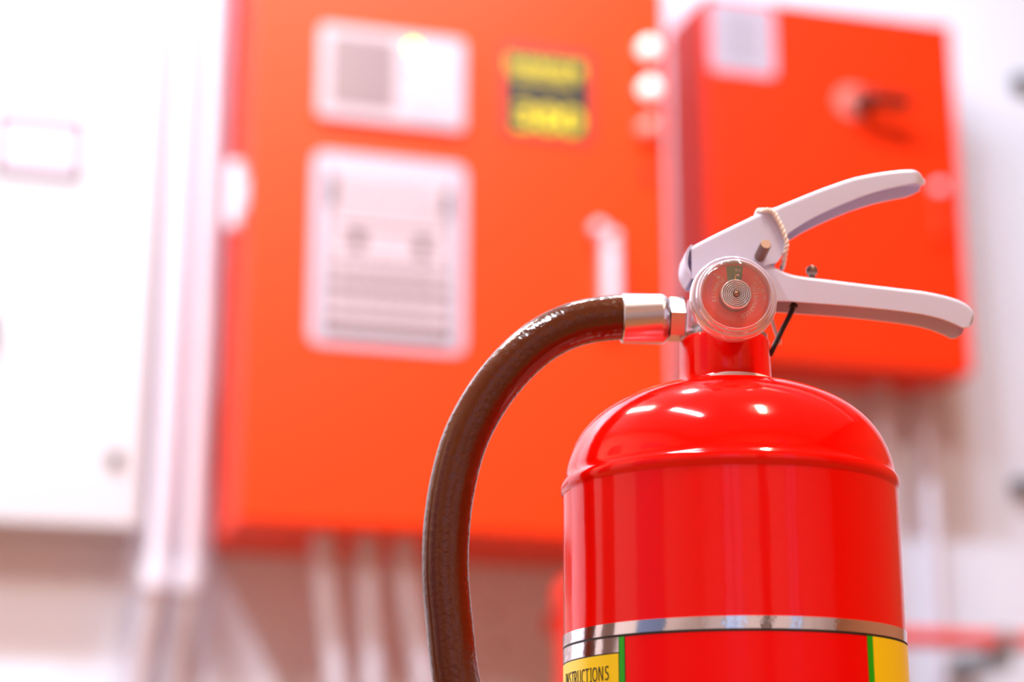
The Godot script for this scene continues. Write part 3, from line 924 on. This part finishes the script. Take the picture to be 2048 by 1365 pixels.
	var heel_path := spline([Vector3(-0.0134, 0.4250, 0), Vector3(-0.0152, 0.4228, 0), Vector3(-0.0160, 0.4196, 0), Vector3(-0.0161, 0.4168, 0), Vector3(-0.0154, 0.4142, 0), Vector3(-0.0138, 0.4116, 0)], 5)
	var rows := []
	for i in heel_path.size():
		var d := (heel_path[mini(i + 1, heel_path.size() - 1)] - heel_path[maxi(i - 1, 0)]).normalized()
		var nn := Vector3(-d.y, d.x, 0) * 0.0006
		var hw := 0.0088
		rows.append(PackedVector3Array([heel_path[i] + nn + Vector3(0, 0, hw), heel_path[i] + nn - Vector3(0, 0, hw), heel_path[i] - nn - Vector3(0, 0, hw), heel_path[i] - nn + Vector3(0, 0, hw)]))
	var lever := obj("squeeze_lever", [channel(up, 0.0095, 0.0045, 0.86), loft(rows)], M.handle_enamel, t, 50)
	lever.set_meta("label", "upper lever in chipped pale grey enamel")
	# carrying handle
	var low := [[0.0163, 0.4186, 0.0167, 0.4007], [0.0209, 0.4157, 0.0210, 0.4012], [0.0254, 0.4134, 0.0253, 0.4012], [0.0305, 0.4122, 0.0303, 0.4009], [0.0511, 0.4098, 0.0506, 0.3997], [0.0697, 0.4078, 0.0688, 0.3981], [0.0821, 0.4065, 0.0807, 0.3966], [0.0903, 0.4049, 0.0885, 0.3948], [0.0964, 0.4031, 0.0941, 0.3926], [0.1001, 0.4010, 0.0969, 0.3912], [0.1020, 0.3987, 0.0994, 0.3914], [0.1027, 0.3964, 0.1014, 0.3929]]
	var rest: Array = [[0.0, 0.4186, 0.0, 0.4007]]
	rest.append_array(low)
	var carry := obj("carrying_handle", [channel(rest, 0.0088, 0.0074, 0.93)], M.handle_enamel, t, 50)
	carry.set_meta("label", "lower fixed carrying handle in pale grey enamel")
	# pivot pin, locking pin knob
	obj("pivot_pin", [moved(lathe([[0, -0.02], [0.0023, -0.02], [0.0023, 0.0085], [0.0021, 0.0088], [0, 0.0088]], 24, Vector3.ZERO, "z"), Transform3D(Basis(Vector3.UP, 0.12) * Basis(Vector3.RIGHT, -0.3), Vector3(0.0143, 0.4205, 0.0095)))], M.pin_steel, t)
	var ball := [[0, 0.409], [0.0014, 0.409], [0.0014, 0.4150]]
	for i in 13:
		var aa := lerpf(-1.1, PI / 2, i / 12.0)
		ball.append([cos(aa) * 0.0025, 0.4176 + sin(aa) * 0.0025])
	obj("locking_pin", [lathe(ball, 24, Vector3(0.0376, 0, 0))], M.pin_steel, t)
	# twisted cord round the lever
	var cord := []
	for s in 2:
		var strand := []
		var base := spline([Vector3(0.0120, 0.4395, -0.009), Vector3(0.0140, 0.4402, 0.0), Vector3(0.0155, 0.4405, 0.0075), Vector3(0.0175, 0.4403, 0.0102), Vector3(0.0200, 0.4396, 0.0106), Vector3(0.0215, 0.4370, 0.0107), Vector3(0.0231, 0.4335, 0.0107), Vector3(0.0244, 0.4297, 0.0107), Vector3(0.0253, 0.4258, 0.0104), Vector3(0.0248, 0.4225, 0.0096), Vector3(0.0246, 0.4190, 0.006), Vector3(0.0250, 0.4185, 0.0)], 10)
		for i in base.size():
			var d := (base[mini(i + 1, base.size() - 1)] - base[maxi(i - 1, 0)]).normalized()
			var e1 := d.cross(Vector3.BACK if absf(d.z) < 0.9 else Vector3.UP).normalized()
			var ph := i * 0.62 + s * PI
			strand.append(base[i] + (e1 * cos(ph) + d.cross(e1) * sin(ph)) * 0.00055)
		cord.append(sweep(PackedVector3Array(strand), 0.00062, 8))
	var kn := []
	for q in [Vector3(0.0158, 0.4407, 0.006), Vector3(0.0172, 0.4412, 0.003), Vector3(0.0184, 0.4413, -0.001)]:
		kn.append(rbox(q, Vector3(0.0044, 0.003, 0.005), 0.0014, 2))
	cord.append_array(kn)
	obj("seal_cord", cord, M.cord_white, t)
	# black tie strap under the handle and the loose thread end
	obj("tie_strap", [sweep(spline([Vector3(0.0300, 0.4085, 0.0), Vector3(0.0289, 0.4011, 0.0), Vector3(0.0245, 0.3925, 0.0), Vector3(0.0199, 0.3834, 0.0), Vector3(0.0190, 0.3815, -0.001)], 5), 0.0011, 8), rbox(Vector3(0.0293, 0.4022, 0.0), Vector3(0.0034, 0.0014, 0.003), 0.0005)], M.strap_black, t)
	obj("thread_end", [sweep(spline([Vector3(0.0185, 0.4040, -0.004), Vector3(0.0204, 0.3995, -0.004), Vector3(0.0217, 0.3942, -0.004), Vector3(0.0234, 0.3884, -0.004)], 5), 0.0008, 8), rbox(Vector3(0.0236, 0.388, -0.004), Vector3(0.002, 0.0026, 0.002), 0.0008)], M.cord_white, t)
